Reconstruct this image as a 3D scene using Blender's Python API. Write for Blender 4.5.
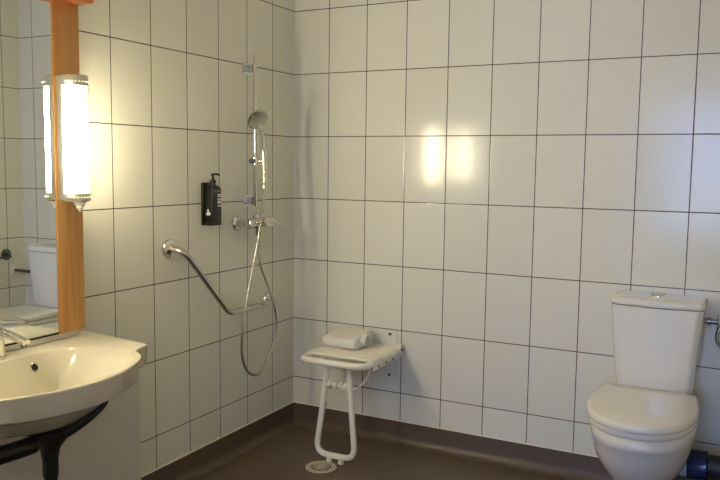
import bpy, bmesh, math, random
from mathutils import Vector, Matrix, noise
PI = math.pi
random.seed(4)
for o in list(bpy.data.objects):
    bpy.data.objects.remove(o)
SC = bpy.context.scene
COL = SC.collection

# ------------------------------------------------------------------ camera
cam_d = bpy.data.cameras.new('camera')
cam = bpy.data.objects.new('camera', cam_d)
COL.objects.link(cam)
R = Vector((0.8861, 0.4633, 0.0124)).normalized()
F = Vector((-0.4601, 0.8826, -0.0971)).normalized()
U = R.cross(F).normalized()
R = F.cross(U).normalized()
cam.matrix_world = Matrix(((R.x, U.x, -F.x, 2.0412), (R.y, U.y, -F.y, -3.2053), (R.z, U.z, -F.z, 1.3048), (0, 0, 0, 1)))
cam_d.sensor_width = 36
cam_d.lens = 38.2326
cam_d.clip_start = 0.02
SC.camera = cam

# ------------------------------------------------------------------ world, exposure
W = bpy.data.worlds.new('world')
SC.world = W
W.use_nodes = True
bgn = W.node_tree.nodes['Background']
bgn.inputs['Color'].default_value = (0.30, 0.46, 1.0, 1)
WORLD_STRENGTH = 9.5
bgn.inputs['Strength'].default_value = WORLD_STRENGTH
SC.view_settings.view_transform = 'Standard'
SC.view_settings.look = 'None'
SC.view_settings.gamma = 1
SC.view_settings.use_curve_mapping = False
SC.view_settings.exposure = 0.52
LAMP_EMIT = 58.0
LAMP_COL = (1.0, 0.87, 0.58)

# room dimensions (metres): corner of back wall and left wall at x=0, y=0
HC = 2.26          # ceiling
XR = 2.12          # right wall beside the toilet
YJ = -3.30         # where the right wall steps out
XR2 = 3.2           # side wall of the room behind
YD = -3.30         # partition with the open doorway the camera stands in
YB = -6.2          # wall behind the camera
DOOR = (1.24, 2.12, 2.05)
WIN = (0.95, 3.0, 0.60, 2.1)   # window in the wall behind the camera: x0, x1, z0, z1

# ------------------------------------------------------------------ materials
def s2l(c):
    return tuple(((v / 12.92) if v <= 0.04045 else ((v + 0.055) / 1.055) ** 2.4) for v in c)

def rgb(r, g, b):
    return s2l((r / 255, g / 255, b / 255)) + (1,)

def new_mat(name):
    m = bpy.data.materials.new(name)
    m.use_nodes = True
    nt = m.node_tree
    b = nt.nodes['Principled BSDF']
    return m, nt, b

def simple(name, col, rough=0.4, metal=0.0, coat=0.0, noise_amt=0.04, scale=30, bump=0.0, trans=0.0, emit=0.0, ecol=None):
    m, nt, b = new_mat(name)
    N, L = nt.nodes, nt.links
    tc = N.new('ShaderNodeTexCoord')
    nz = N.new('ShaderNodeTexNoise')
    nz.inputs['Scale'].default_value = scale
    nz.inputs['Detail'].default_value = 4
    L.new(tc.outputs['Object'], nz.inputs['Vector'])
    mx = N.new('ShaderNodeMix')
    mx.data_type = 'RGBA'
    a = tuple(max(0, c * (1 - noise_amt)) for c in col[:3]) + (1,)
    c2 = tuple(min(1, c * (1 + noise_amt)) for c in col[:3]) + (1,)
    mx.inputs[6].default_value = a
    mx.inputs[7].default_value = c2
    L.new(nz.outputs['Fac'], mx.inputs[0])
    L.new(mx.outputs[2], b.inputs['Base Color'])
    b.inputs['Roughness'].default_value = rough
    b.inputs['Metallic'].default_value = metal
    b.inputs['Coat Weight'].default_value = coat
    b.inputs['Coat Roughness'].default_value = 0.08
    b.inputs['Transmission Weight'].default_value = trans
    if bump:
        bp = N.new('ShaderNodeBump')
        bp.inputs['Strength'].default_value = bump
        bp.inputs['Distance'].default_value = 0.002
        L.new(nz.outputs['Fac'], bp.inputs['Height'])
        L.new(bp.outputs['Normal'], b.inputs['Normal'])
    if emit:
        b.inputs['Emission Color'].default_value = (ecol or col[:3]) + (1,) if len(ecol or col[:3]) == 3 else ecol
        b.inputs['Emission Strength'].default_value = emit
    return m

def tile_mat(name, axis, off, base=(0.795, 0.782, 0.672), w=0.2012, zoff=1.44, h=0.3, g=0.0040):
    m, nt, b = new_mat(name)
    N, L = nt.nodes, nt.links

    def math_(op, a, bb=None, c=None):
        n = N.new('ShaderNodeMath')
        n.operation = op
        for i, v in enumerate((a, bb, c)):
            if v is None:
                continue
            if isinstance(v, (int, float)):
                n.inputs[i].default_value = v
            else:
                L.new(v, n.inputs[i])
        return n.outputs[0]
    tc = N.new('ShaderNodeTexCoord')
    sp = N.new('ShaderNodeSeparateXYZ')
    L.new(tc.outputs['Object'], sp.inputs[0])
    u = math_('DIVIDE', math_('SUBTRACT', sp.outputs[axis], off), w)
    v = math_('DIVIDE', math_('SUBTRACT', sp.outputs[2], zoff), h)
    fu, fv = math_('FLOOR', u), math_('FLOOR', v)
    ru, rv = math_('SUBTRACT', u, fu), math_('SUBTRACT', v, fv)
    du = math_('MULTIPLY', math_('MINIMUM', ru, math_('SUBTRACT', 1.0, ru)), w)
    dv = math_('MULTIPLY', math_('MINIMUM', rv, math_('SUBTRACT', 1.0, rv)), h)
    d = math_('MINIMUM', du, dv)
    mr = N.new('ShaderNodeMapRange')
    mr.interpolation_type = 'SMOOTHSTEP'
    mr.inputs['From Min'].default_value = g * 0.30
    mr.inputs['From Max'].default_value = g * 0.62
    L.new(d, mr.inputs['Value'])
    # per tile shade
    cb = N.new('ShaderNodeCombineXYZ')
    L.new(fu, cb.inputs[0])
    L.new(fv, cb.inputs[1])
    wn = N.new('ShaderNodeTexWhiteNoise')
    wn.noise_dimensions = '3D'
    L.new(cb.outputs[0], wn.inputs['Vector'])
    tint = N.new('ShaderNodeMix')
    tint.data_type = 'RGBA'
    tint.inputs[6].default_value = tuple(c * 0.97 for c in base) + (1,)
    tint.inputs[7].default_value = tuple(c * 1.03 for c in base) + (1,)
    L.new(wn.outputs['Value'], tint.inputs[0])
    mx = N.new('ShaderNodeMix')
    mx.data_type = 'RGBA'
    mx.inputs[6].default_value = rgb(52, 42, 32)
    L.new(tint.outputs[2], mx.inputs[7])
    L.new(mr.outputs[0], mx.inputs[0])
    L.new(mx.outputs[2], b.inputs['Base Color'])
    rr = N.new('ShaderNodeMapRange')
    rr.inputs['To Min'].default_value = 0.8
    rr.inputs['To Max'].default_value = 0.15
    L.new(mr.outputs[0], rr.inputs['Value'])
    L.new(rr.outputs[0], b.inputs['Roughness'])
    b.inputs['IOR'].default_value = 1.45
    # tile edges roll into the joint; glaze is slightly wavy
    er = N.new('ShaderNodeMapRange')
    er.interpolation_type = 'SMOOTHSTEP'
    er.inputs['From Min'].default_value = 0.0
    er.inputs['From Max'].default_value = 0.006
    L.new(d, er.inputs['Value'])
    nz = N.new('ShaderNodeTexNoise')
    nz.inputs['Scale'].default_value = 9
    nz.inputs['Detail'].default_value = 1
    L.new(tc.outputs['Object'], nz.inputs['Vector'])
    hsum = math_('ADD', math_('MULTIPLY', er.outputs[0], 0.5), math_('MULTIPLY', nz.outputs['Fac'], 0.35))
    bp = N.new('ShaderNodeBump')
    bp.inputs['Strength'].default_value = 0.35
    bp.inputs['Distance'].default_value = 0.0016
    L.new(hsum, bp.inputs['Height'])
    # per-tile tilt of the normal
    vs = N.new('ShaderNodeVectorMath')
    vs.operation = 'SUBTRACT'
    L.new(wn.outputs['Color'], vs.inputs[0])
    vs.inputs[1].default_value = (0.5, 0.5, 0.5)
    vm = N.new('ShaderNodeVectorMath')
    vm.operation = 'SCALE'
    vm.inputs['Scale'].default_value = 0.006
    L.new(vs.outputs[0], vm.inputs[0])
    va = N.new('ShaderNodeVectorMath')
    va.operation = 'ADD'
    L.new(bp.outputs['Normal'], va.inputs[0])
    L.new(vm.outputs[0], va.inputs[1])
    vn = N.new('ShaderNodeVectorMath')
    vn.operation = 'NORMALIZE'
    L.new(va.outputs[0], vn.inputs[0])
    L.new(vn.outputs[0], b.inputs['Normal'])
    return m

def wood_mat(name, c1, c2, rough=0.35):
    m, nt, b = new_mat(name)
    N, L = nt.nodes, nt.links
    tc = N.new('ShaderNodeTexCoord')
    mp = N.new('ShaderNodeMapping')
    mp.inputs['Scale'].default_value = (18, 18, 0.9)
    L.new(tc.outputs['Object'], mp.inputs['Vector'])
    nz = N.new('ShaderNodeTexNoise')
    nz.inputs['Scale'].default_value = 2.2
    nz.inputs['Detail'].default_value = 6
    nz.inputs['Distortion'].default_value = 0.4
    L.new(mp.outputs[0], nz.inputs['Vector'])
    cr = N.new('ShaderNodeValToRGB')
    cr.color_ramp.elements[0].position = 0.32
    cr.color_ramp.elements[0].color = c1
    cr.color_ramp.elements[1].position = 0.68
    cr.color_ramp.elements[1].color = c2
    L.new(nz.outputs['Fac'], cr.inputs[0])
    L.new(cr.outputs[0], b.inputs['Base Color'])
    b.inputs['Roughness'].default_value = rough
    return m

def floor_mat(name):
    m, nt, b = new_mat(name)
    N, L = nt.nodes, nt.links
    tc = N.new('ShaderNodeTexCoord')
    n1 = N.new('ShaderNodeTexNoise')
    n1.inputs['Scale'].default_value = 420
    n1.inputs['Detail'].default_value = 2
    L.new(tc.outputs['Object'], n1.inputs['Vector'])
    n2 = N.new('ShaderNodeTexNoise')
    n2.inputs['Scale'].default_value = 2.3
    n2.inputs['Detail'].default_value = 3
    L.new(tc.outputs['Object'], n2.inputs['Vector'])
    cr = N.new('ShaderNodeValToRGB')
    cr.color_ramp.elements[0].position = 0.35
    cr.color_ramp.elements[0].color = (0.098, 0.068, 0.050, 1)
    cr.color_ramp.elements[1].position = 0.7
    cr.color_ramp.elements[1].color = (0.138, 0.099, 0.074, 1)
    L.new(n1.outputs['Fac'], cr.inputs[0])
    L.new(cr.outputs[0], b.inputs['Base Color'])
    mr = N.new('ShaderNodeMapRange')
    mr.inputs['To Min'].default_value = 0.30
    mr.inputs['To Max'].default_value = 0.48
    L.new(n2.outputs['Fac'], mr.inputs['Value'])
    L.new(mr.outputs[0], b.inputs['Roughness'])
    bp = N.new('ShaderNodeBump')
    bp.inputs['Strength'].default_value = 0.25
    bp.inputs['Distance'].default_value = 0.0006
    L.new(n1.outputs['Fac'], bp.inputs['Height'])
    L.new(bp.outputs['Normal'], b.inputs['Normal'])
    return m

M = {}
M['tile_back'] = tile_mat('tile_back', 0, 0.1928)
M['tile_left'] = tile_mat('tile_left', 1, -0.1900)
M['tile_right'] = tile_mat('tile_right', 1, -0.12)
M['vinyl'] = floor_mat('brown_vinyl')
M['paint'] = simple('white_paint', (0.74, 0.72, 0.66, 1), 0.7, bump=0.1)
M['panel'] = simple('grey_white_panel', (0.66, 0.63, 0.55, 1), 0.3)
M['sealant'] = simple('pale_sealant', (0.84, 0.80, 0.66, 1), 0.5)
M['wood'] = wood_mat('beech_wood', rgb(198, 140, 72), rgb(222, 168, 100))
M['wood_red'] = wood_mat('red_beech_wood', rgb(196, 104, 48), rgb(216, 128, 66))
M['mirror'] = simple('silvered_glass', (0.86, 0.89, 0.86, 1), 0.012, 1.0, noise_amt=0.0)
M['black_edge'] = simple('gap_hole_black', (0.012, 0.012, 0.012, 1), 0.35)  # black for the shaded mirror gap and the overflow hole
M['black_satin'] = simple('satin_black_metal', (0.006, 0.006, 0.0055, 1), 0.38)
M['chrome'] = simple('chrome', (0.78, 0.77, 0.74, 1), 0.10, 1.0, noise_amt=0.01)
M['steel'] = simple('brushed_steel', (0.62, 0.60, 0.55, 1), 0.24, 1.0, noise_amt=0.05, scale=120)
M['dark_chrome'] = simple('dark_chrome', (0.22, 0.22, 0.22, 1), 0.22, 1.0)
M['lamp_metal'] = simple('lamp_nickel', (0.60, 0.57, 0.48, 1), 0.32, 0.85)
M['lamp_glass'] = simple('lit_opal_glass', (0.9, 0.9, 0.88, 1), 0.2, emit=LAMP_EMIT, ecol=LAMP_COL, noise_amt=0.0)
M['lamp_hole'] = simple('lamp_light_hole', (0.9, 0.9, 0.88, 1), 0.2, emit=1.4, ecol=LAMP_COL, noise_amt=0.0)
M['white_plastic'] = simple('white_plastic', (0.78, 0.77, 0.72, 1), 0.3)
M['basin'] = simple('cream_basin', (0.80, 0.745, 0.60, 1), 0.16, coat=0.35, noise_amt=0.01)
M['ceramic'] = simple('white_ceramic', (0.80, 0.79, 0.75, 1), 0.09, coat=0.5, noise_amt=0.01)
M['seat_white'] = simple('cream_toilet_seat', (0.80, 0.77, 0.69, 1), 0.12, coat=0.3, noise_amt=0.01)
M['frame_white'] = simple('white_coated_tube', (0.84, 0.81, 0.70, 1), 0.28, coat=0.2, noise_amt=0.02)
M['plate_white'] = simple('white_back_plate', (0.76, 0.73, 0.63, 1), 0.4)
M['towel'] = simple('white_towelling', (0.80, 0.78, 0.70, 1), 0.95, bump=0.8, scale=260, noise_amt=0.05)
M['hose'] = simple('silver_hose', (0.50, 0.48, 0.42, 1), 0.25, 0.85)
M['rubber'] = simple('grey_rubber', (0.45, 0.43, 0.38, 1), 0.7)
M['bottle'] = simple('black_bottle', (0.007, 0.007, 0.007, 1), 0.32)
M['label_white'] = simple('label_white', (0.82, 0.82, 0.78, 1), 0.5)
M['label_grey'] = simple('label_grey', (0.13, 0.13, 0.12, 1), 0.5)
M['navy'] = simple('navy_pipe_plastic', (0.006, 0.022, 0.095, 1), 0.16, coat=0.2)
M['dark_grey'] = simple('dark_grey_rubber', (0.035, 0.036, 0.042, 1), 0.45)
M['pale_blue'] = simple('pale_pipe_plastic', (0.50, 0.60, 0.68, 1), 0.35)
M['bolt'] = simple('bolt_steel', (0.12, 0.11, 0.09, 1), 0.4, 0.8)
M['red'] = simple('red_dot', (0.5, 0.02, 0.02, 1), 0.3)
M['blue'] = simple('blue_dot', (0.02, 0.05, 0.4, 1), 0.3)
M['drain_holes'] = simple('drain_slot_dark', (0.02, 0.018, 0.015, 1), 0.6)
M['drain'] = simple('drain_metal', (0.62, 0.58, 0.46, 1), 0.38, 0.35)
def glass_mat():
    m, nt, b = new_mat('window_glass')
    b.inputs['Base Color'].default_value = (0.95, 0.98, 1, 1)
    b.inputs['Roughness'].default_value = 0.0
    b.inputs['Transmission Weight'].default_value = 1.0
    b.inputs['IOR'].default_value = 1.05
    return m
M['glass'] = glass_mat()

# ------------------------------------------------------------------ object helpers
def link(name, me, mat, parent=None, smooth=True, angle=40):
    o = bpy.data.objects.new(name, me)
    COL.objects.link(o)
    if mat is not None:
        me.materials.append(mat)
    if smooth:
        for p in me.polygons:
            p.use_smooth = True
        try:
            me.set_sharp_from_angle(angle=math.radians(angle))
        except Exception:
            pass
    if parent is not None:
        o.parent = parent
        o.matrix_parent_inverse = Matrix.Translation(parent.location).inverted()
    return o

def obj(name, bm, mat, parent=None, smooth=True, angle=40):
    bmesh.ops.recalc_face_normals(bm, faces=bm.faces[:])
    me = bpy.data.meshes.new(name)
    bm.to_mesh(me)
    bm.free()
    return link(name, me, mat, parent, smooth, angle)

def thing(name, label, cat, loc, group=None):
    o = bpy.data.objects.new(name, None)
    COL.objects.link(o)
    o.location = loc
    o.empty_display_size = 0.05
    o['label'] = label
    o['category'] = cat
    if group:
        o['group'] = group
    return o

def struct(name, bm, mat, parent=None, smooth=False):
    o = obj(name, bm, mat, parent, smooth)
    if parent is None:
        o['kind'] = 'structure'
    return o

def box(bm, x0, x1, y0, y1, z0, z1, bev=0.0, seg=2):
    vs = [bm.verts.new((x, y, z)) for x in (x0, x1) for y in (y0, y1) for z in (z0, z1)]
    idx = [(0, 1, 3, 2), (4, 6, 7, 5), (0, 4, 5, 1), (2, 3, 7, 6), (0, 2, 6, 4), (1, 5, 7, 3)]
    fs = [bm.faces.new([vs[i] for i in f]) for f in idx]
    if bev:
        es = set()
        for f in fs:
            es.update(f.edges)
        bmesh.ops.bevel(bm, geom=list(es), offset=bev, segments=seg, profile=0.6, affect='EDGES')
    return bm

def nbox(*a, **k):
    return box(bmesh.new(), *a, **k)

def round_path(pts, r, n=6):
    """polyline with corners rounded by fillets of size r"""
    pts = [Vector(p) for p in pts]
    out = [pts[0]]
    for i in range(1, len(pts) - 1):
        a, b, c = pts[i - 1], pts[i], pts[i + 1]
        d1, d2 = (a - b), (c - b)
        rr = min(r, d1.length * 0.48, d2.length * 0.48)
        p1, p2 = b + d1.normalized() * rr, b + d2.normalized() * rr
        for k in range(n + 1):
            t = k / n
            out.append(p1 * (1 - t) ** 2 + b * 2 * t * (1 - t) + p2 * t * t)
    out.append(pts[-1])
    return out

def closed_round_path(pts, r, n=6):
    pts = [Vector(p) for p in pts]
    out = []
    m = len(pts)
    for i in range(m):
        a, b, c = pts[i - 1], pts[i], pts[(i + 1) % m]
        d1, d2 = (a - b), (c - b)
        rr = min(r, d1.length * 0.48, d2.length * 0.48)
        p1, p2 = b + d1.normalized() * rr, b + d2.normalized() * rr
        for k in range(n + 1):
            t = k / n
            out.append(p1 * (1 - t) ** 2 + b * 2 * t * (1 - t) + p2 * t * t)
    return out

def spline(pts, n=10):
    """Catmull-Rom through the points"""
    P = [Vector(p) for p in pts]
    P = [P[0] * 2 - P[1]] + P + [P[-1] * 2 - P[-2]]
    out = []
    for i in range(1, len(P) - 2):
        for k in range(n):
            t = k / n
            a, b, c, d = P[i - 1], P[i], P[i + 1], P[i + 2]
            out.append(0.5 * ((2 * b) + (c - a) * t + (2 * a - 5 * b + 4 * c - d) * t * t + (3 * b - a - 3 * c + d) * t ** 3))
    out.append(P[-2])
    return out

def tube(bm, pts, r, seg=14, closed=False, flat=1.0):
    """sweep a circle (or list of radii) along pts; flat < 1 squashes it along its second axis"""
    pts = [Vector(p) for p in pts]
    n = len(pts)
    rs = r if isinstance(r, (list, tuple)) else [r] * n
    rings = []
    t0 = (pts[1] - pts[0]).normalized()
    ref = Vector((0, 0, 1)) if abs(t0.z) < 0.9 else Vector((1, 0, 0))
    nx = t0.cross(ref).normalized()
    for i in range(n):
        if closed:
            t = (pts[(i + 1) % n] - pts[i - 1]).normalized()
        else:
            t = (pts[min(i + 1, n - 1)] - pts[max(i - 1, 0)]).normalized()
        nx = (nx - t * nx.dot(t)).normalized()
        ny = t.cross(nx)
        rings.append([bm.verts.new(pts[i] + nx * math.cos(2 * PI * k / seg) * rs[i] + ny * math.sin(2 * PI * k / seg) * rs[i] * flat) for k in range(seg)])
    m = n if closed else n - 1
    for i in range(m):
        A, B = rings[i], rings[(i + 1) % n]
        if closed and i == n - 1:
            # match twist
            best = min(range(seg), key=lambda s: (A[0].co - B[s].co).length)
            B = B[best:] + B[:best]
        for k in range(seg):
            bm.faces.new((A[k], A[(k + 1) % seg], B[(k + 1) % seg], B[k]))
    if not closed:
        bm.faces.new(rings[0][::-1])
        bm.faces.new(rings[-1])
    return bm

def ntube(*a, **k):
    return tube(bmesh.new(), *a, **k)

def lathe(bm, prof, origin, axis=(0, 0, 1), seg=32, cap=True):
    """profile [(radius, height)] turned about an axis through origin"""
    ax = Vector(axis).normalized()
    ref = Vector((0, 0, 1)) if abs(ax.z) < 0.9 else Vector((1, 0, 0))
    a = ax.cross(ref).normalized()
    b = ax.cross(a)
    o = Vector(origin)
    rings = []
    for r, h in prof:
        r = max(r, 0.0002)
        rings.append([bm.verts.new(o + ax * h + a * math.cos(2 * PI * k / seg) * r + b * math.sin(2 * PI * k / seg) * r) for k in range(seg)])
    for A, B in zip(rings, rings[1:]):
        for k in range(seg):
            bm.faces.new((A[k], A[(k + 1) % seg], B[(k + 1) % seg], B[k]))
    if cap:
        bm.faces.new(rings[0][::-1])
        bm.faces.new(rings[-1])
    return bm

def nlathe(*a, **k):
    return lathe(bmesh.new(), *a, **k)

def loft(bm, rings, cap=True):
    R_ = [[bm.verts.new(p) for p in r] for r in rings]
    n = len(R_[0])
    for A, B in zip(R_, R_[1:]):
        for k in range(n):
            bm.faces.new((A[k], A[(k + 1) % n], B[(k + 1) % n], B[k]))
    if cap:
        bm.faces.new(R_[0][::-1])
        bm.faces.new(R_[-1])
    return bm

# ------------------------------------------------------------------ the setting
T = 0.12
XL2 = -1.2
struct('wall_back', nbox(-T, XR + T, 0, T, 0, HC), M['tile_back'])
struct('wall_left', nbox(-T, 0, YD, 0, 0, HC), M['tile_left'])
struct('wall_right', nbox(XR, XR + T, YD - T, 0, 0, HC), M['tile_right'])
bm = bmesh.new()
box(bm, XL2, DOOR[0], YD - T, YD, 0, HC)
box(bm, DOOR[0], DOOR[1], YD - T, YD, DOOR[2], HC)
struct('wall_front', bm, M['paint'])
struct('wall_bedroom_partition', nbox(XR + T, XR2, YD - T, YD, 0, HC), M['paint'])
struct('wall_bedroom_right', nbox(XR2, XR2 + T, YB, YD - T, 0, HC), M['paint'])
struct('wall_bedroom_left', nbox(XL2 - T, XL2, YB, YD, 0, HC), M['paint'])
bm = bmesh.new()
x0, x1, z0, z1 = WIN
box(bm, XL2 - T, x0, YB - T, YB, 0, HC)
box(bm, x1, XR2 + T, YB - T, YB, 0, HC)
box(bm, x0, x1, YB - T, YB, 0, z0)
box(bm, x0, x1, YB - T, YB, z1, HC)
struct('wall_bedroom_rear', bm, M['paint'])
struct('floor', nbox(XL2 - T, XR2 + T, YB - T, T, -0.1, 0), M['vinyl'])
struct('ceiling', nbox(XL2 - T, XR2 + T, YB - T, T, HC, HC + 0.1), M['paint'])

bm = bmesh.new()
f = 0.05
box(bm, x0, x0 + f, YB - 0.08, YB - 0.02, z0, z1)
box(bm, x1 - f, x1, YB - 0.08, YB - 0.02, z0, z1)
box(bm, x0 + f, x1 - f, YB - 0.08, YB - 0.02, z0, z0 + f)
box(bm, x0 + f, x1 - f, YB - 0.08, YB - 0.02, z1 - f, z1)
xm = (x0 + x1) / 2
box(bm, xm - 0.03, xm + 0.03, YB - 0.08, YB - 0.02, z0 + f, z1 - f)
for zt in (1.05, 1.62):
    box(bm, x0 + f, xm - 0.03, YB - 0.08, YB - 0.02, zt - 0.035, zt + 0.035)
    box(bm, xm + 0.03, x1 - f, YB - 0.08, YB - 0.02, zt - 0.035, zt + 0.035)
win = struct('window_1', bm, M['white_plastic'])
obj('window_pane', nbox(x0 + f, x1 - f, YB - 0.055, YB - 0.049, z0 + f, z1 - f), M['glass'], win, smooth=False)
# daylight portal: guides the sky light through the window opening, emits nothing itself
pd = bpy.data.lights.new('window_portal', 'AREA')
pd.shape = 'RECTANGLE'
pd.size = x1 - x0
pd.size_y = z1 - z0
pd.cycles.is_portal = True
po = bpy.data.objects.new('window_portal', pd)
COL.objects.link(po)
po.location = (xm, YB - 0.14, (z0 + z1) / 2)
po.rotation_euler = (math.radians(90), 0, math.radians(180))
po.rotation_euler = (math.radians(-90), 0, math.radians(180))

# vinyl upstand with a coved foot, run along each wall
COVE = [(0.0, 0.104), (0.004, 0.104), (0.0045, 0.040)] + \
       [(0.0045 + 0.034 * (1 - math.cos(t)), 0.040 - 0.0385 * math.sin(t)) for t in [PI / 2 * k / 6 for k in range(1, 7)]] + [(0.0385, 0.0), (0.0, 0.0)]

def upstand(name, a, b, out, miter=(0, 0)):
    """a, b: ends on the wall line; out: unit vector into the room"""
    a, b, out = Vector(a), Vector(b), Vector(out)
    d = (b - a).normalized()
    bm = bmesh.new()
    ra, rb = [], []
    for t, z in COVE:
        ra.append(bm.verts.new(a + out * t + d * t * miter[0] + Vector((0, 0, z))))
        rb.append(bm.verts.new(b + out * t - d * t * miter[1] + Vector((0, 0, z))))
    n = len(ra)
    for k in range(n):
        bm.faces.new((ra[k], ra[(k + 1) % n], rb[(k + 1) % n], rb[k]))
    bm.faces.new(ra[::-1])
    bm.faces.new(rb)
    o = struct(name, bm, M['vinyl'], smooth=True)
    bm = bmesh.new()
    p, q = a + Vector((0, 0, 0.106)) + out * 0.001, b + Vector((0, 0, 0.106)) + out * 0.001
    tube(bm, [p, q], 0.0034, seg=8)
    obj('sealant_bead', bm, M['sealant'], o)
    return o

upstand('baseboard_back', (0, 0, 0), (XR, 0, 0), (0, -1, 0), (1, 1))
upstand('baseboard_left', (0, 0, 0), (0, -1.205, 0), (1, 0, 0), (1, 0))
upstand('baseboard_right', (XR, 0, 0), (XR, YJ, 0), (-1, 0, 0), (1, 0))

# smooth white boxing panel under the basin
bx = struct('trim_1', nbox(0.0, 0.12, -2.45, -1.205, 0, 0.60, bev=0.002), M['panel'])

# ------------------------------------------------------------------ mirror unit: wood uprights, mirror, cornice
YC = -1.79      # centre line of mirror, basin and tap
YM = -1.763
XM = 0.078
mu = thing('bathroom_mirror', 'wall mirror with pale beech side strips and reddish wooden cornice above the washbasin', 'mirror', (0.0, YM, 0.76))
obj('backing_box', nbox(0.0, XM - 0.004, YM - 0.247, YM + 0.247, 0.765, 1.90, bev=0.001), M['panel'], mu, smooth=False)
obj('mirror_glass', nbox(XM - 0.0038, XM, YM - 0.247, YM + 0.247, 0.762, 1.90, bev=0.001), M['mirror'], mu, smooth=False)
for s in (1, -1):
    ya, yb = YM + s * 0.2485, YM + s * 0.354
    obj('side_strip', nbox(0.0, XM + 0.003, min(ya, yb), max(ya, yb), 0.756, 1.90, bev=0.0025), M['wood'], mu)
obj('cornice', nbox(0.0, 0.140, YM - 0.366, YM + 0.366, 1.803, 1.850, bev=0.008, seg=3), M['wood_red'], mu)
obj('cornice_top', nbox(0.0, 0.110, YM - 0.360, YM + 0.360, 1.851, 1.92, bev=0.004, seg=3), M['wood_red'], mu)
obj('bottom_gap_shade', nbox(0.0, XM + 0.001, YM - 0.247, YM + 0.247, 0.7555, 0.7615), M['black_edge'], mu, smooth=False)  # black strip painting the shade of the gap below the mirror

# ------------------------------------------------------------------ wall lamps
def make_lamp(y, label):
    x = XM + 0.003
    t = thing('wall_lamp', label, 'lamp', (x, y, 1.19), 'half-round lamps on the mirror side strips')
    hw = 0.041
    obj('back_box', nbox(x, x + 0.026, y - hw, y + hw, 1.1840, 1.5720, bev=0.003), M['lamp_metal'], t)

    def half(zs, w, d, xo):
        rings = []
        for z, s in zs:
            r = [Vector((xo, y - w * s, z))]
            for k in range(0, 17):
                a = PI * k / 16
                r.append(Vector((xo + 0.004 + d * s * math.sin(a), y - w * s * math.cos(a), z)))
            r.append(Vector((xo, y + w * s, z)))
            rings.append(r)
        return loft(bmesh.new(), rings)
    xo = x + 0.026
    obj('glass_shade', half([(1.2075, 1), (1.5395, 1)], hw - 0.003, 0.046, xo), M['lamp_glass'], t)
    obj('top_cap', half([(1.5402, 1.0), (1.5440, 1.05), (1.5690, 1.05), (1.5740, 0.97)], hw - 0.002, 0.050, xo), M['lamp_metal'], t)
    obj('bottom_cap', half([(1.1800, 0.97), (1.1840, 1.05), (1.2030, 1.05), (1.2068, 1.0)], hw - 0.002, 0.050, xo), M['lamp_metal'], t)
    for z in (1.5535, 1.1940):
        bm = bmesh.new()
        for k in range(1, 14):
            a = PI * k / 14
            c = Vector((xo + 0.004 + 0.0530 * math.sin(a), y - 0.0416 * math.cos(a), z))
            bmesh.ops.create_icosphere(bm, subdivisions=1, radius=0.0019, matrix=Matrix.Translation(c))
        obj('row_of_light_holes', bm, M['lamp_hole'], t)
    obj('finial', nlathe([(0.019, 0.0), (0.019, -0.008), (0.012, -0.013), (0.012, -0.019), (0.006, -0.025), (0.004, -0.031), (0.001, -0.033)],
                         (xo + 0.024, y, 1.1800), seg=20), M['white_plastic'], t)
    return t

make_lamp(-1.466, 'lit half-round lamp on the beech strip right of the mirror')
make_lamp(2 * YM + 1.466, 'lit half-round lamp left of the mirror, showing as the right-hand glow in the tiles')

# ------------------------------------------------------------------ washbasin
ZB = 0.735
CXB = 0.30
CYB = YC
half_out = [(0.004, 0.430), (0.18, 0.406), (0.352, 0.382), (0.359, 0.374), (0.367, 0.340), (0.380, 0.295), (0.412, 0.263), (0.454, 0.232), (0.479, 0.200),
            (0.502, 0.155), (0.522, 0.105), (0.534, 0.055), (0.538, 0.0)]

def outline():
    a = [(x, d) for x, d in half_out]
    pts = [Vector((x, CYB + d, 0)) for x, d in a]
    pts += [Vector((x, CYB - d, 0)) for x, d in a[-2::-1]]
    return pts  # from rear right round the front to rear left

def resample(poly, n, closed=True):
    ps = poly + ([poly[0]] if closed else [])
    L_ = [0]
    for a, b in zip(ps, ps[1:]):
        L_.append(L_[-1] + (b - a).length)
    out = []
    j = 0
    for i in range(n):
        t = L_[-1] * i / n
        while L_[j + 1] < t:
            j += 1
        k = (t - L_[j]) / (L_[j + 1] - L_[j])
        out.append(ps[j].lerp(ps[j + 1], k))
    return out

OUT = resample(outline(), 160)

def inner(p, s=1.0):
    """matching point on the bowl opening: a wide oval with a straight rear edge"""
    d = Vector((p.x - CXB, p.y - CYB, 0))
    ang = math.atan2(d.y, d.x)
    cx_, rx, ry = 0.335, 0.184, 0.290
    c, s_ = math.cos(ang), math.sin(ang)
    e = 2.3
    rr = (abs(c / rx) ** e + abs(s_ / ry) ** e) ** (-1 / e)
    if c < 0:
        rr = (abs(c / 0.183) ** 3.2 + abs(s_ / ry) ** 3.2) ** (-1 / 3.2)
    return Vector((CXB + 0.03 + rr * c * s, CYB + rr * s_ * s, 0))

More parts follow.
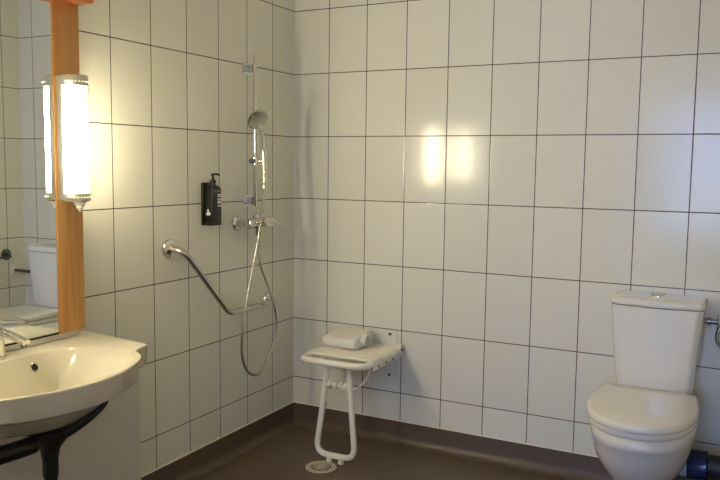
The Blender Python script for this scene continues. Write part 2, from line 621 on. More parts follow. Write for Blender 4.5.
bm = bmesh.new()
rings = []
def at(p, z):
    return Vector((p.x, p.y, z))
def shrink(p, k):
    c = Vector((CXB, CYB, 0))
    q = c + (p - c) * k
    q.x = max(q.x, 0.004) if p.x < 0.01 else q.x
    return q
rings.append([at(shrink(p, 0.30), 0.575) for p in OUT])
rings.append([at(shrink(p, 0.52), 0.600) for p in OUT])
rings.append([at(shrink(p, 0.74), 0.645) for p in OUT])
rings.append([at(shrink(p, 0.86), 0.662) for p in OUT])
rings.append([at(shrink(p, 0.955), 0.668) for p in OUT])
rings.append([at(shrink(p, 0.985), 0.674) for p in OUT])
rings.append([at(shrink(p, 0.992), ZB - 0.010) for p in OUT])
rings.append([at(p, ZB - 0.006) for p in OUT])
rings.append([at(p, ZB - 0.002) for p in OUT])
rings.append([at(shrink(p, 0.994), ZB) for p in OUT])
rings.append([at(shrink(p, 0.97), ZB) for p in OUT])
rings.append([at(inner(p, 1.03), ZB - 0.0005) for p in OUT])
rings.append([at(inner(p, 1.0), ZB - 0.003) for p in OUT])
prof = [(0.965, 0.012), (0.90, 0.034), (0.82, 0.060), (0.72, 0.082), (0.58, 0.100), (0.42, 0.112), (0.26, 0.119), (0.12, 0.122)]
def bowl_ring(k, dz):
    out = []
    for p in OUT:
        q = inner(p, k)
        # the side shoulders slope in gently, the rear wall is steep
        t = min(1.0, max(0.0, (abs(q.y - CYB) - 0.14) / 0.11))
        soft = 1 - 0.80 * t * t * (3 - 2 * t)
        rear = min(1.0, max(0.0, (0.30 - q.x) / 0.10))
        out.append(at(q, ZB - 0.003 - min(0.122, dz * (1 + 1.1 * rear)) * soft))
    return out
rings += [bowl_ring(k, dz) for k, dz in prof]
loft(bm, rings)
wb = thing('washbasin', 'cream oval-front washbasin with overflow hole, fixed to the wall below the mirror', 'washbasin', (0.0, YC, ZB))
obj('basin', bm, M['basin'], wb, angle=50)
obj('shadow_wedge_filler', nbox(0.001, 0.073, YC - 0.30, YC + 0.36, ZB + 0.0003, 0.7545, bev=0.003), M['basin'], wb)  # added filler block, covers the shadow wedge between mirror and deck
# overflow ring in the rear bowl wall
ov = Vector((0.160, -1.680, 0.695))
obj('overflow_ring', nlathe([(0.0145, -0.004), (0.0145, 0.002), (0.0125, 0.004), (0.0105, 0.002)], ov, axis=(0.93, 0, 0.36), seg=24), M['chrome'], wb)
obj('overflow_hole', nlathe([(0.0100, -0.002), (0.0100, 0.0035)], ov, axis=(0.93, 0, 0.36), seg=20), M['black_edge'], wb)
obj('plug', nlathe([(0.024, 0), (0.024, 0.004), (0.020, 0.007)], (0.33, YC, 0.610), seg=24), M['chrome'], wb)

# ------------------------------------------------------------------ basin drain and bracket, black
dp = thing('basin_drain_pipe', 'black drain pipe with a flared collar below the washbasin', 'pipe', (0.34, -1.775, 0))
DX, DY = 0.35, -1.790
obj('flared_collar', nlathe([(0.024, 0.500), (0.025, 0.512), (0.030, 0.525), (0.050, 0.552), (0.056, 0.566), (0.056, 0.5745)], (DX, DY, 0), seg=28), M['black_satin'], dp)
obj('tail_pipe', nlathe([(0.0185, 0.0), (0.0185, 0.44), (0.0215, 0.445), (0.0215, 0.4995)], (DX, DY, 0), seg=28), M['black_satin'], dp)
pts = spline([(DX + 0.045, -1.778, 0.568), (0.425, -1.762, 0.588), (0.458, -1.742, 0.615), (0.480, -1.722, 0.640), (0.488, -1.712, 0.655)], 6)
n = len(pts)
ba = obj('bracket_arm', ntube(pts, [0.016 * (1 - 0.70 * (i / (n - 1)) ** 1.2) for i in range(n)], seg=12), M['black_satin'], wb)
ba['label'] = 'curved black bracket arm'
obj('trap_arm', ntube(spline([(DX, DY - 0.055, 0.548), (DX, DY - 0.12, 0.550), (DX - 0.01, DY - 0.20, 0.552), (DX - 0.05, DY - 0.27, 0.548), (DX - 0.12, DY - 0.30, 0.540)], 6), 0.024, seg=16), M['black_satin'], dp)

# ------------------------------------------------------------------ basin tap
tp = thing('basin_tap', 'chrome single-lever tap on the rear deck of the washbasin', 'tap', (0.085, -1.755, ZB))
TX, TY = 0.105, -1.765
obj('tap_body', nlathe([(0.029, 0), (0.029, 0.006), (0.025, 0.010), (0.023, 0.05), (0.0245, 0.078), (0.022, 0.088)], (TX, TY, ZB), seg=28), M['chrome'], tp)
sp = [Vector((TX - 0.004, TY - 0.001, ZB + 0.083)), Vector((TX + 0.05, TY + 0.003, ZB + 0.076)), Vector((TX + 0.090, TY + 0.006, ZB + 0.067)), Vector((TX + 0.122, TY + 0.008, ZB + 0.059))]
sp = spline(sp, 5)
obj('spout', ntube(sp, [0.019 - 0.005 * i / (len(sp) - 1) for i in range(len(sp))], seg=20, flat=0.62), M['chrome'], tp)
obj('aerator', nlathe([(0.0100, 0), (0.0100, 0.010)], (TX + 0.112, TY + 0.0075, ZB + 0.043), seg=18), M['dark_chrome'], tp)
lv = [Vector((TX - 0.020, TY, ZB + 0.112)), Vector((TX + 0.02, TY + 0.002, ZB + 0.120)), Vector((TX + 0.07, TY + 0.005, ZB + 0.122)), Vector((TX + 0.126, TY + 0.008, ZB + 0.119))]
lv = spline(lv, 5)
lev = obj('lever', ntube(lv, [0.024 - 0.016 * (i / (len(lv) - 1)) ** 0.9 for i in range(len(lv))], seg=20, flat=0.55), M['chrome'], tp)
obj('cartridge_neck', nlathe([(0.0185, 0.089), (0.0200, 0.096), (0.017, 0.106)], (TX, TY, ZB), seg=24), M['chrome'], tp)
obj('hot_mark', nlathe([(0.0042, 0), (0.0042, 0.002)], (TX + 0.020, TY - 0.0185, ZB + 0.126), axis=(0.1, -0.6, 0.8), seg=12), M['bolt'], lev)
obj('cold_mark', nlathe([(0.0042, 0), (0.0042, 0.002)], (TX + 0.034, TY - 0.0165, ZB + 0.124), axis=(0.1, -0.6, 0.8), seg=12), M['bolt'], lev)

# ------------------------------------------------------------------ soap dispenser
sd = thing('soap_dispenser', 'black pump bottle of liquid soap in a black wall holder beside the shower', 'soap dispenser', (0.0, -0.655, 1.05))
obj('wall_holder', nbox(0.0, 0.012, -0.714, -0.644, 1.050, 1.226, bev=0.004), M['black_satin'], sd)
obj('holder_base', nbox(0.012, 0.054, -0.708, -0.646, 1.050, 1.060, bev=0.002), M['black_satin'], sd)
BX, BY = 0.0345, -0.677

def rrect(cx, cy, hx, hy, r, z, n=5):
    out = []
    for sx, sy, a0 in ((1, 1, 0), (-1, 1, PI / 2), (-1, -1, PI), (1, -1, 3 * PI / 2)):
        for k in range(n + 1):
            a = a0 + PI / 2 * k / n
            out.append(Vector((cx + sx * (hx - r) + r * math.cos(a), cy + sy * (hy - r) + r * math.sin(a), z)))
    return out
rings = [rrect(BX, BY, 0.021, 0.029, 0.005, 1.0605), rrect(BX, BY, 0.022, 0.030, 0.006, 1.064), rrect(BX, BY, 0.022, 0.030, 0.006, 1.200),
         rrect(BX, BY, 0.020, 0.027, 0.012, 1.209), rrect(BX, BY, 0.014, 0.016, 0.010, 1.215), rrect(BX, BY, 0.011, 0.011, 0.0105, 1.216), rrect(BX, BY, 0.011, 0.011, 0.0105, 1.222)]
bt = obj('bottle', loft(bmesh.new(), rings), M['bottle'], sd)
obj('shoulder_label', nbox(0.0564, 0.0569, -0.700, -0.654, 1.188, 1.197), M['label_grey'], bt, smooth=False)
pm = obj('pump_collar', nlathe([(0.013, 1.2225), (0.013, 1.236), (0.006, 1.240), (0.0045, 1.256)], (BX, BY, 0), seg=20), M['black_satin'], sd)
bm = bmesh.new()
tube(bm, spline([(BX, BY - 0.010, 1.259), (BX + 0.002, BY + 0.008, 1.261), (BX + 0.005, BY + 0.026, 1.260), (BX + 0.006, BY + 0.034, 1.256)], 5), 0.0045, seg=12)
obj('pump_nozzle', bm, M['black_satin'], sd)
# white lettering running down the right half of the bottle front, small picture mark low left
fx0, fx1 = 0.0564, 0.0570
def glyph(kind, yl, yr, zt, zb):
    bm = bmesh.new()
    s = 0.0044
    w = yr - yl
    cols = {'H': [0.5], 'E': [0, 0.5, 1], 'B': [0, 0.5, 1]}[kind]
    # stem strokes run along the height, cross strokes along the width; joined end to end without overlap
    box(bm, fx0, fx1, yl, yr, zb, zb + s)
    if kind in 'HB':
        box(bm, fx0, fx1, yl, yr, zt - s, zt)
    for c in cols:
        y0_ = yl + c * (w - s)
        box(bm, fx0 + 0.0001, fx1 + 0.0001, y0_, y0_ + s, zb + s * 0.5, zt - s * 0.5)
    return obj('letter', bm, M['label_white'], bt, smooth=False)
for kind, zt, zb in (('H', 1.180, 1.168), ('E', 1.165, 1.154), ('B', 1.151, 1.140), ('E', 1.137, 1.128)):
    glyph(kind, -0.676, -0.652, zt, zb)
# little picture mark on the bottle's side face
pic = [(0.021, 1.100), (0.026, 1.092), (0.040, 1.092), (0.046, 1.099), (0.037, 1.106), (0.036, 1.113), (0.031, 1.119), (0.027, 1.112), (0.030, 1.105), (0.025, 1.103)]
bm = bmesh.new()
a_ = [bm.verts.new((x, BY - 0.0300, z)) for x, z in pic]
b_ = [bm.verts.new((x, BY - 0.0306, z)) for x, z in pic]
bm.faces.new(a_)
bm.faces.new(b_[::-1])
for k in range(len(pic)):
    bm.faces.new((a_[k], a_[(k + 1) % len(pic)], b_[(k + 1) % len(pic)], b_[k]))
obj('picture_mark', bm, M['label_white'], bt, smooth=False)
for y0_, y1_, za, zb in ((-0.678, -0.652, 1.112, 1.115), (-0.676, -0.656, 1.082, 1.086)):
    obj('small_print', nbox(fx0, fx1, y0_, y1_, za, zb), M['label_grey'], bt, smooth=False)

# ------------------------------------------------------------------ shower rail, hand shower, mixer, hose
RX, RY = 0.052, -0.404
sr = thing('shower_rail', 'slim vertical chrome rail on the left wall holding the hand shower', 'shower rail', (0.0, RY, 1.12))
obj('rail', nlathe([(0.0085, 1.118), (0.0095, 1.120), (0.0095, 1.782), (0.0085, 1.785)], (RX, RY, 0), seg=20), M['chrome'], sr)
for z in (1.722, 1.142):
    b = obj('wall_bracket', nbox(0.0, 0.044, RY - 0.013, RY + 0.013, z - 0.017, z + 0.017, bev=0.003), M['steel'], sr)
    obj('wall_rosette', nbox(0.0, 0.006, RY - 0.024, RY + 0.024, z - 0.024, z + 0.024, bev=0.002), M['chrome'], b)
sl = obj('slider', nlathe([(0.013, -0.019), (0.0165, -0.016), (0.0165, 0.016), (0.013, 0.019)], (RX, RY, 1.318), seg=24), M['chrome'], sr)
obj('slider_arm', nlathe([(0.010, 0.012), (0.010, 0.040), (0.015, 0.042), (0.015, 0.046)], (RX, RY, 1.318), axis=(0.95, 0.30, 0), seg=20), M['chrome'], sl)
obj('slider_knob', nlathe([(0.009, 0.012), (0.012, 0.018), (0.012, 0.034), (0.009, 0.037)], (RX, RY, 1.318), axis=(0.1, -1, 0), seg=20), M['dark_chrome'], sl)

hs = thing('hand_shower', 'round chrome hand shower head clipped to the slider of the shower rail', 'hand shower', (0.10, -0.38, 1.25))
hax = Vector((0.62, -0.30, -0.55)).normalized()   # direction of the spray
hc = Vector((0.100, -0.450, 1.498))
obj('shower_head', nlathe([(0.012, -0.030), (0.030, -0.022), (0.046, -0.008), (0.050, 0.0), (0.049, 0.006), (0.044, 0.008)], hc, axis=hax, seg=36), M['chrome'], hs)
obj('spray_face', nlathe([(0.042, 0.0075), (0.042, 0.010), (0.030, 0.011)], hc, axis=hax, seg=36), M['steel'], hs)
hb = [hc - hax * 0.016 + Vector((0, 0.006, -0.012)), Vector((0.094, -0.418, 1.44)), Vector((0.092, -0.402, 1.38)), Vector((0.096, -0.398, 1.318)), Vector((0.104, -0.406, 1.225))]
hb = spline(hb, 6)
obj('handle', ntube(hb, [0.013] * 6 + [0.0115] * (len(hb) - 6), seg=16), M['chrome'], hs)

sm = thing('shower_mixer', 'chrome shower mixer valve with a side lever under the shower rail', 'shower mixer', (0.0, -0.40, 1.04))
for y in (-0.475, -0.325):
    fl = obj('wall_flange', nlathe([(0.034, 0.0), (0.034, 0.004), (0.028, 0.014), (0.017, 0.018), (0.017, 0.050)], (0.0, y, 1.045), axis=(1, 0, 0), seg=32), M['chrome'], sm)
obj('mixer_body', nlathe([(0.018, -0.092), (0.023, -0.088), (0.024, -0.052), (0.021, -0.045), (0.021, 0.045), (0.024, 0.052), (0.023, 0.088), (0.018, 0.092)], (0.070, -0.400, 1.045), axis=(0, 1, 0), seg=28), M['chrome'], sm)
obj('lever_hub', nlathe([(0.020, 0.018), (0.022, 0.030), (0.020, 0.044), (0.012, 0.048)], (0.070, -0.395, 1.045), axis=(1, 0, 0.15), seg=24), M['chrome'], sm)
lvp = spline([(0.108, -0.395, 1.052), (0.118, -0.360, 1.052), (0.122, -0.320, 1.042), (0.124, -0.290, 1.028)], 5)
obj('mixer_lever', ntube(lvp, [0.012, 0.0115] + [0.010] * (len(lvp) - 2), seg=12, flat=0.6), M['chrome'], sm)
obj('hose_outlet', nlathe([(0.012, -0.018), (0.012, -0.050), (0.010, -0.055)], (0.070, -0.405, 1.045), axis=(0, 0, 1), seg=20), M['dark_chrome'], sm)

ho = [(0.070, -0.405, 0.990), (0.072, -0.404, 0.94), (0.078, -0.400, 0.86), (0.090, -0.362, 0.76), (0.110, -0.338, 0.67), (0.114, -0.326, 0.58), (0.110, -0.345, 0.49), (0.104, -0.392, 0.408), (0.100, -0.450, 0.372),
      (0.100, -0.520, 0.395), (0.104, -0.570, 0.465), (0.112, -0.586, 0.56), (0.118, -0.576, 0.66), (0.116, -0.540, 0.78), (0.122, -0.505, 0.90), (0.126, -0.470, 1.04), (0.118, -0.432, 1.15), (0.1045, -0.407, 1.210)]
hos = thing('shower_hose', 'silver flexible hose looping down from the shower mixer to the hand shower', 'shower hose', (0.07, -0.405, 0.37))
obj('hose_tube', ntube(spline(ho, 9), 0.0062, seg=12), M['hose'], hos)
obj('hose_cone', nlathe([(0.0075, 0), (0.0115, 0.004), (0.0115, 0.028), (0.0095, 0.032)], (0.1045, -0.408, 1.190), axis=(0, 0, 1), seg=16), M['chrome'], hos)

# ------------------------------------------------------------------ bent grab rail
GX = 0.070
gr = thing('grab_rail', 'bent steel grab rail on the left wall, sloping down then running level behind the hose', 'grab rail', (0.0, -0.60, 0.64))
gp = round_path([(0.006, -0.918, 0.972), (GX, -0.908, 0.968), (GX, -0.606, 0.668), (GX, -0.235, 0.668), (0.006, -0.232, 0.668)], 0.045, 8)
gp = round_path([(0.006, -0.914, 0.972), (GX, -0.900, 0.960), (GX, -0.618, 0.672), (GX, -0.250, 0.672), (0.006, -0.232, 0.668)], 0.034, 8)
obj('rail_tube', ntube(gp, 0.0125, seg=18), M['steel'], gr)
for y, z in ((-0.914, 0.972), (-0.232, 0.668)):
    obj('wall_flange', nlathe([(0.037, 0.0), (0.037, 0.006), (0.034, 0.011), (0.020, 0.014), (0.0155, 0.018)], (0.0, y, z), axis=(1, 0, 0), seg=36), M['chrome'], gr)

# ------------------------------------------------------------------ folding shower seat
fs = thing('folding_shower_seat', 'white tubular folding shower seat hinged on the back wall with a looped floor leg', 'shower seat', (0.44, 0.0, 0.0))
for xa, xb in ((0.300, 0.362), (0.508, 0.575)):
    obj('wall_plate', nbox(xa, xb, -0.008, 0.0, 0.300, 0.538, bev=0.003), M['plate_white'], fs)
obj('hinge_tube', ntube([(0.29, -0.030, 0.458), (0.59, -0.030, 0.458)], 0.012, seg=16), M['frame_white'], fs)
for x, z in ((0.331, 0.520), (0.540, 0.519), (0.539, 0.324), (0.331, 0.324)):
    obj('bolt', nlathe([(0.0075, 0.0), (0.0075, 0.003), (0.004, 0.005)], (x, -0.008, z), axis=(0, -1, 0), seg=12), M['bolt'], fs)
ZS = 0.452
tr = 0.0155
SX0, SX1, SYF = 0.284, 0.597, -0.392
fr = closed_round_path([(SX0, -0.040, ZS), (SX0, SYF, ZS), (SX1, SYF, ZS), (SX1, -0.040, ZS)], 0.055, 8)
obj('seat_frame', ntube(fr, tr, closed=True, seg=16), M['frame_white'], fs)
# slats across the frame, behind the front hand slot
for k, y in enumerate((-0.305, -0.267, -0.229, -0.191, -0.153, -0.115)):
    bm = bmesh.new()
    box(bm, SX0 - 0.004, SX1 + 0.004, y - 0.017, y + 0.017, ZS + 0.004, ZS + 0.020, bev=0.007, seg=3)
    s = obj('seat_slat', bm, M['frame_white'], fs)
    for x in (SX0, SX1):
        obj('slat_clip', ntube([(x, y - 0.015, ZS), (x, y + 0.015, ZS)], 0.0195, seg=14), M['frame_white'], s)
# side arms and hinges
for x in (SX0 + 0.005, SX1 - 0.008):
    bm = bmesh.new()
    tube(bm, [(x - 0.022, -0.030, ZS + 0.006), (x + 0.022, -0.030, ZS + 0.006)], 0.020, seg=18)
    box(bm, x - 0.017, x + 0.017, -0.030, -0.006, ZS - 0.030, ZS + 0.026, bev=0.003)
    h = obj('hinge', bm, M['frame_white'], fs)
    bm = bmesh.new()
    tube(bm, [(x + 0.022, -0.030, ZS + 0.006), (x + 0.026, -0.030, ZS + 0.006)], 0.008, seg=12)
    obj('hinge_pin', bm, M['bolt'], h)
bm = bmesh.new()
box(bm, SX1 - 0.006, SX1 + 0.002, -0.30, -0.03, ZS - 0.036, ZS - 0.012, bev=0.002)
obj('side_strap', bm, M['frame_white'], fs)
for y in (-0.25, -0.17, -0.10):
    obj('rivet', nlathe([(0.006, 0), (0.005, 0.003)], (SX1 + 0.002, y, ZS - 0.024), axis=(1, 0, 0), seg=10), M['bolt'], fs)
# floor leg: a loop that widens to the floor
LY0, LY1 = -0.345, -0.360
lg = closed_round_path([(0.392, LY0, 0.430), (0.352, LY1, 0.026), (0.545, LY1, 0.026), (0.505, LY0, 0.430)], 0.062, 8)
lgo = obj('floor_leg', ntube(round_path([(0.392, LY0, 0.438), (0.387, LY0, 0.33), (0.350, LY1, 0.030), (0.547, LY1, 0.030), (0.510, LY0, 0.33), (0.505, LY0, 0.438)], 0.058, 8), 0.0135, seg=16), M['frame_white'], fs)
for x in (0.418, 0.478):
    obj('rubber_foot', nlathe([(0.013, 0.0), (0.014, 0.004), (0.011, 0.020)], (x, LY1, 0.0), seg=16), M['frame_white'], lgo)
bm = bmesh.new()
tube(bm, [(0.384, LY0, 0.345), (0.514, LY0, 0.345)], 0.010, seg=14)
cb_ = obj('cross_bar', bm, M['frame_white'], fs)
for x in (0.412, 0.440, 0.468, 0.492):
    obj('spacer_ring', nlathe([(0.016, -0.008), (0.018, -0.004), (0.018, 0.004), (0.016, 0.008)], (x, LY0, 0.345), axis=(1, 0, 0), seg=20), M['frame_white'], cb_)
for x, s in ((0.505, 1),):
    # short curved stay from leg to seat side
    xe = SX1 - 0.008 if s > 0 else SX0 + 0.008
    st = spline([(x + s * 0.010, LY0 + 0.004, 0.330), (x + s * 0.040, -0.335, 0.345), (x + s * 0.072, -0.320, 0.385), (xe, -0.310, 0.440)], 6)
    obj('curved_stay', ntube(st, 0.009, seg=12, flat=0.5), M['frame_white'], fs)
    tt = round_path([(x, LY0, 0.428), (x, LY0, 0.445), (xe, LY0 + 0.01, 0.446)], 0.02, 5)
    obj('leg_pivot', ntube(tt, 0.010, seg=12), M['frame_white'], fs)

# folded towel on the seat
bm = bmesh.new()
def towel_ring(x):
    """section across y, z: folded stack with a rounded front fold"""
    pts = []
    y0_, y1_ = -0.205, -0.052
    zb = ZS + 0.0215
    lv_ = 0.062
    n = 9
    for k in range(n):
        t = k / (n - 1)
        pts.append((y0_ + (y1_ - y0_) * t, zb))
    for k in range(1, 6):
        a = -PI / 2 + PI * k / 6
        pts.append((y1_ + 0.012 * math.cos(a), zb + lv_ / 2 + lv_ / 2 * math.sin(a)))
    for k in range(n):
        t = k / (n - 1)
        y = y1_ + (y0_ - y1_) * t
        pts.append((y, zb + lv_ - 0.020 * max(0, t - 0.35) ** 1.2))
    for k in range(1, 6):
        a = PI / 2 + PI * k / 6
        pts.append((y0_ + 0.016 * math.cos(a), zb + 0.025 + 0.025 * math.sin(a)))
    return [Vector((x + 0.004 * noise.noise(Vector((y * 30, z * 30, x * 5))), y + 0.004 * noise.noise(Vector((x * 18, z * 40, 1))), z + 0.003 * noise.noise(Vector((x * 22, y * 22, 3))) * (z > zb + 0.01))) for y, z in pts]
xs = [0.298, 0.300, 0.306] + [0.306 + 0.150 * k / 12 for k in range(1, 13)] + [0.462, 0.465]
rings = []
for i, x in enumerate(xs):
    r = towel_ring(x)
    if i in (0, len(xs) - 1):
        c = sum(r, Vector()) / len(r)
        r = [c + (p - c) * 0.93 for p in r]
        r = [Vector((x, p.y, p.z)) for p in r]
    rings.append(r)
loft(bm, rings)
tw = thing('folded_towel', 'white towel folded into a thick pad on the rear of the shower seat', 'towel', (0.39, -0.12, ZS + 0.0215))
obj('folded_cloth', bm, M['towel'], tw, angle=60)
# rolled end at the right: layers of cloth showing as a curl
bm = bmesh.new()
curl = []
for k in range(46):
    a = 0.5 + k * 0.15
    r = 0.030 - 0.00030 * k
    curl.append((-0.128 + 1.55 * r * math.cos(a), ZS + 0.0540 + r * math.sin(a)))
v0, v1 = [], []
thk = 0.0040
for k, (y, z) in enumerate(curl):
    y2, z2 = curl[min(k + 1, len(curl) - 1)]
    y1_, z1_ = curl[max(k - 1, 0)]
    d = Vector((y2 - y1_, z2 - z1_)).normalized()
    nrm = Vector((-d.y, d.x)) * thk / 2
    v0.append([bm.verts.new((x, y + s * nrm.x, z + s * nrm.y)) for x in (0.466, 0.490) for s in (-1, 1)])
for A, B in zip(v0, v0[1:]):
    for i, j in ((0, 1), (1, 3), (3, 2), (2, 0)):
        bm.faces.new((A[i], A[j], B[j], B[i]))
bm.faces.new([v0[0][i] for i in (0, 1, 3, 2)])
bm.faces.new([v0[-1][i] for i in (0, 2, 3, 1)])
obj('curled_edge', bm, M['towel'], tw)

# ------------------------------------------------------------------ floor drain
fd = thing('floor_drain', 'round pale floor drain with ring-shaped slots beside the foot of the shower seat', 'drain', (0.420, -0.434, 0))
obj('drain_rim', nlathe([(0.068, 0.0), (0.067, 0.0025), (0.046, 0.0035), (0.044, 0.002)], (0.420, -0.434, 0.0), seg=48), M['drain'], fd)
bm = bmesh.new()
for ri, ro in ((0.0, 0.006), (0.012, 0.016), (0.022, 0.026), (0.032, 0.036)):
    seg = 40
    R1 = [bm.verts.new((0.420 + ro * math.cos(2 * PI * k / seg), -0.434 + ro * math.sin(2 * PI * k / seg), 0.0052)) for k in range(seg)]
    if ri == 0:
        bm.faces.new(R1)
    else:
        R0 = [bm.verts.new((0.420 + ri * math.cos(2 * PI * k / seg), -0.434 + ri * math.sin(2 * PI * k / seg), 0.0052)) for k in range(seg)]
        for k in range(seg):
            bm.faces.new((R0[k], R0[(k + 1) % seg], R1[(k + 1) % seg], R1[k]))
for k in range(8):
    a = 2 * PI * k / 8
    c, s = math.cos(a), math.sin(a)
    q = [(0.006, -0.002), (0.040, -0.002), (0.040, 0.002), (0.006, 0.002)]
    bm.faces.new([bm.verts.new((0.420 + u * c - v * s, -0.434 + u * s + v * c, 0.0053)) for u, v in q])
g_ = bmesh.ops.extrude_face_region(bm, geom=bm.faces[:])
bmesh.ops.translate(bm, vec=(0, 0, -0.002), verts=[v for v in g_['geom'] if isinstance(v, bmesh.types.BMVert)])
obj('slotted_grate', bm, M['drain'], fd, smooth=False)
obj('dark_opening', nlathe([(0.043, 0.0005), (0.043, 0.0022)], (0.420, -0.434, 0.0), seg=40), M['drain_holes'], fd)

# ------------------------------------------------------------------ toilet
TXC = 1.712
to = thing('toilet', 'white close-coupled toilet with its cream lid closed, against the back wall', 'toilet', (TXC, -0.35, 0.0))

def dshape(hw, yb, yf, z, n=56, e=2.35, straight=0.40, wb=0.86, cx=TXC, ccor=0.03):
    """D-like outline: rear edge at yb (wb*hw wide), widest part, round front at yf"""
    out = []
    ym = yb + (yf - yb) * straight
    # front half: superellipse
    for k in range(n // 2 + 1):
        a = PI * k / (n // 2)
        c, s = math.cos(a), math.sin(a)
        out.append(Vector((cx + hw * math.copysign(abs(c) ** (2 / e), c), ym + (yf - ym) * abs(s) ** (2 / e), z)))
    # rear part: gently narrowing, rounded corners
    m = n // 2
    for k in range(1, m):
        t = k / m
        # path from (-hw, ym) up to (-wb*hw, yb), along the rear, and back
        L1, L2 = abs(ym - yb), 2 * wb * hw
        tot = 2 * L1 + L2
        s_ = t * tot
        if s_ < L1:
            u = s_ / L1
            x, y = -hw + (1 - wb) * hw * u ** 1.6, ym + (yb - ym) * u
        elif s_ < L1 + L2:
            u = (s_ - L1) / L2
            x, y = -wb * hw + 2 * wb * hw * u, yb + 0.0
        else:
            u = (s_ - L1 - L2) / L1
            x, y = hw - (1 - wb) * hw * (1 - u) ** 1.6, yb + (ym - yb) * u
        out.append(Vector((cx + x, y, z)))
    return out

bw = []
for hw, yb, yf, z in ((0.122, -0.06, -0.450, 0.0), (0.120, -0.06, -0.446, 0.010), (0.104, -0.07, -0.432, 0.03), (0.098, -0.08, -0.428, 0.10), (0.104, -0.09, -0.440, 0.160),
                      (0.120, -0.10, -0.480, 0.200), (0.143, -0.10, -0.535, 0.245), (0.160, -0.10, -0.578, 0.290), (0.170, -0.10, -0.606, 0.335), (0.1745, -0.10, -0.622, 0.372),
                      (0.1775, -0.06, -0.632, 0.378), (0.1785, -0.04, -0.636, 0.392), (0.178, -0.035, -0.634, 0.415), (0.171, -0.04, -0.624, 0.4205)):
    bw.append(dshape(hw, yb, yf, z))
obj('bowl', loft(bmesh.new(), bw), M['ceramic'], to, angle=60)
st = []
for k, z in ((0.985, 0.4235), (1.0, 0.427), (1.0, 0.443), (0.985, 0.4465)):
    st.append(dshape(0.180 * k, -0.185, -0.640 - 0.006 * (k - 1) * 50, z))
obj('seat_ring', loft(bmesh.new(), st), M['seat_white'], to, angle=60)
ld = []
for k, z, e in ((0.975, 0.4515, 0.0), (0.995, 0.4530, 0), (1.0, 0.457, 0), (1.0, 0.472, 0), (0.985, 0.4775, 0), (0.94, 0.4805, 0), (0.6, 0.4825, 0), (0.2, 0.4832, 0)):
    base = dshape(0.184, -0.186, -0.662, 0.0, wb=0.89)
    c = Vector((TXC, -0.40, 0))
    ld.append([Vector((c.x + (p.x - c.x) * k, c.y + (p.y - c.y) * k, z)) for p in base])
obj('lid', loft(bmesh.new(), ld), M['seat_white'], to, angle=60)
for s in (-1, 1):
    bm = bmesh.new()
    tube(bm, [(TXC + s * 0.085 - 0.02, -0.181, 0.4620), (TXC + s * 0.085 + 0.02, -0.181, 0.4620)], 0.010, seg=14)
    obj('seat_hinge', bm, M['seat_white'], to)

TCX = 1.719
def tank_ring(hw, yf, z, r=0.035, n=7, bow=0.012):
    """rear flat at y=-0.012, front slightly bowed with rounded corners"""
    yr = -0.012
    out = [Vector((TCX + hw, yr, z)), Vector((TCX + hw, (yr + yf) / 2, z))]
    for k in range(n + 1):
        a = PI / 2 * k / n
        out.append(Vector((TCX + hw - r + r * math.cos(a), yf + r - r * math.sin(a), z)))
    for k in range(1, 12):
        t = k / 12
        out.append(Vector((TCX + (hw - r) * (1 - 2 * t), yf - bow * math.sin(PI * t), z)))
    for k in range(n + 1):
        a = PI / 2 * k / n
        out.append(Vector((TCX - hw + r - r * math.sin(a), yf + r - r * math.cos(a), z)))
    out += [Vector((TCX - hw, (yr + yf) / 2, z)), Vector((TCX - hw, yr, z))]
    return out
tk = [tank_ring(0.130, -0.150, 0.4215), tank_ring(0.133, -0.158, 0.435)]
for z, hw, yf in ((0.48, 0.1385, -0.170), (0.54, 0.1440, -0.176), (0.62, 0.151, -0.181), (0.70, 0.158, -0.184), (0.770, 0.1635, -0.184), (0.786, 0.1645, -0.184)):
    tk.append(tank_ring(hw, yf, z))
obj('cistern', loft(bmesh.new(), tk), M['ceramic'], to, angle=60)
tl = [tank_ring(0.162, -0.182, 0.7885), tank_ring(0.166, -0.186, 0.790), tank_ring(0.1675, -0.188, 0.795), tank_ring(0.1675, -0.188, 0.806), tank_ring(0.163, -0.179, 0.813), tank_ring(0.150, -0.165, 0.8165), tank_ring(0.08, -0.12, 0.8185, r=0.02)]
obj('cistern_lid', loft(bmesh.new(), tl), M['ceramic'], to, angle=60)
fb = obj('flush_button', nlathe([(0.028, 0.0), (0.028, 0.008), (0.025, 0.010), (0.025, 0.014), (0.021, 0.0155)], (1.716, -0.095, 0.8185), seg=32), M['chrome'], to)
obj('button_split', nbox(1.7155, 1.7170, -0.116, -0.074, 0.8335, 0.8346), M['bolt'], fb, smooth=False)
# horizontal outlet
obj('outlet_spigot', nlathe([(0.046, 0.0), (0.046, 0.038), (0.049, 0.040), (0.049, 0.060)], (1.795, -0.17, 0.205), axis=(1, 0, 0.05), seg=28), M['pale_blue'], to)

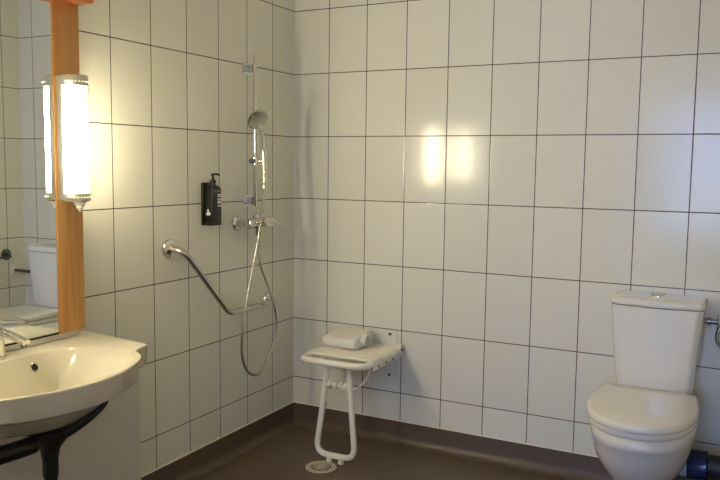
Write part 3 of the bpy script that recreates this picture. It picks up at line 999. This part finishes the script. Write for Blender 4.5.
wp = thing('waste_pipe', 'dark blue waste pipe lying between the toilet and the right wall', 'pipe', (1.95, -0.17, 0.205))
obj('pipe_sleeve', nlathe([(0.044, 0.0), (0.053, 0.001), (0.055, 0.005), (0.055, 0.066), (0.051, 0.070), (0.046, 0.071)], (1.8565, -0.17, 0.208), axis=(1, 0, 0.03), seg=32), M['navy'], wp)
obj('pipe_run', nlathe([(0.044, 0.0), (0.044, 0.190)], (1.9285, -0.17, 0.210), axis=(1, 0, 0.02), seg=28), M['dark_grey'], wp)

# ------------------------------------------------------------------ water supply by the cistern
ws = thing('water_supply_valve', 'dark stop valve with a short chrome hose at the right side of the cistern', 'valve', (1.92, -0.08, 0.70))
obj('valve_stem', nlathe([(0.010, 0.0), (0.010, 0.008), (0.015, 0.010), (0.015, 0.022), (0.009, 0.024), (0.009, 0.044)], (1.8835, -0.085, 0.738), axis=(1, 0, 0), seg=20), M['dark_chrome'], ws)
obj('valve_body', nlathe([(0.012, -0.022), (0.013, -0.018), (0.013, 0.022), (0.009, 0.028)], (1.938, -0.085, 0.742), axis=(0, 0, 1), seg=20), M['steel'], ws)
hp = spline([(1.938, -0.085, 0.722), (1.930, -0.088, 0.695), (1.932, -0.090, 0.665), (1.948, -0.088, 0.645), (1.975, -0.085, 0.645)], 6)
obj('braided_hose', ntube(hp, 0.0075, seg=12), M['dark_chrome'], ws)
obj('supply_pipe', nlathe([(0.010, 0.0), (0.010, XR - 0.018 - 1.977)], (1.977, -0.085, 0.645), axis=(1, 0, 0), seg=16), M['dark_chrome'], ws)
obj('wall_rosette', nlathe([(0.030, 0.0), (0.030, 0.004), (0.014, 0.017)], (XR, -0.085, 0.645), axis=(-1, 0, 0), seg=28), M['white_plastic'], ws)
ph = thing('paper_holder', 'dark round paper holder on the right wall, a dark disc in the mirror', 'paper holder', (XR, -0.135, 0.74))
obj('wall_disc', nlathe([(0.034, 0.0), (0.034, 0.006), (0.028, 0.010)], (XR, -0.135, 0.745), axis=(-1, 0, 0), seg=28), M['dark_chrome'], ph)
obj('holder_rod', ntube(round_path([(XR - 0.008, -0.135, 0.745), (XR - 0.055, -0.135, 0.735), (XR - 0.055, -0.255, 0.735)], 0.02, 5), 0.007, seg=12), M['dark_chrome'], ph)

# ------------------------------------------------------------------ parents: make sure every transform is settled
bpy.context.view_layer.update()
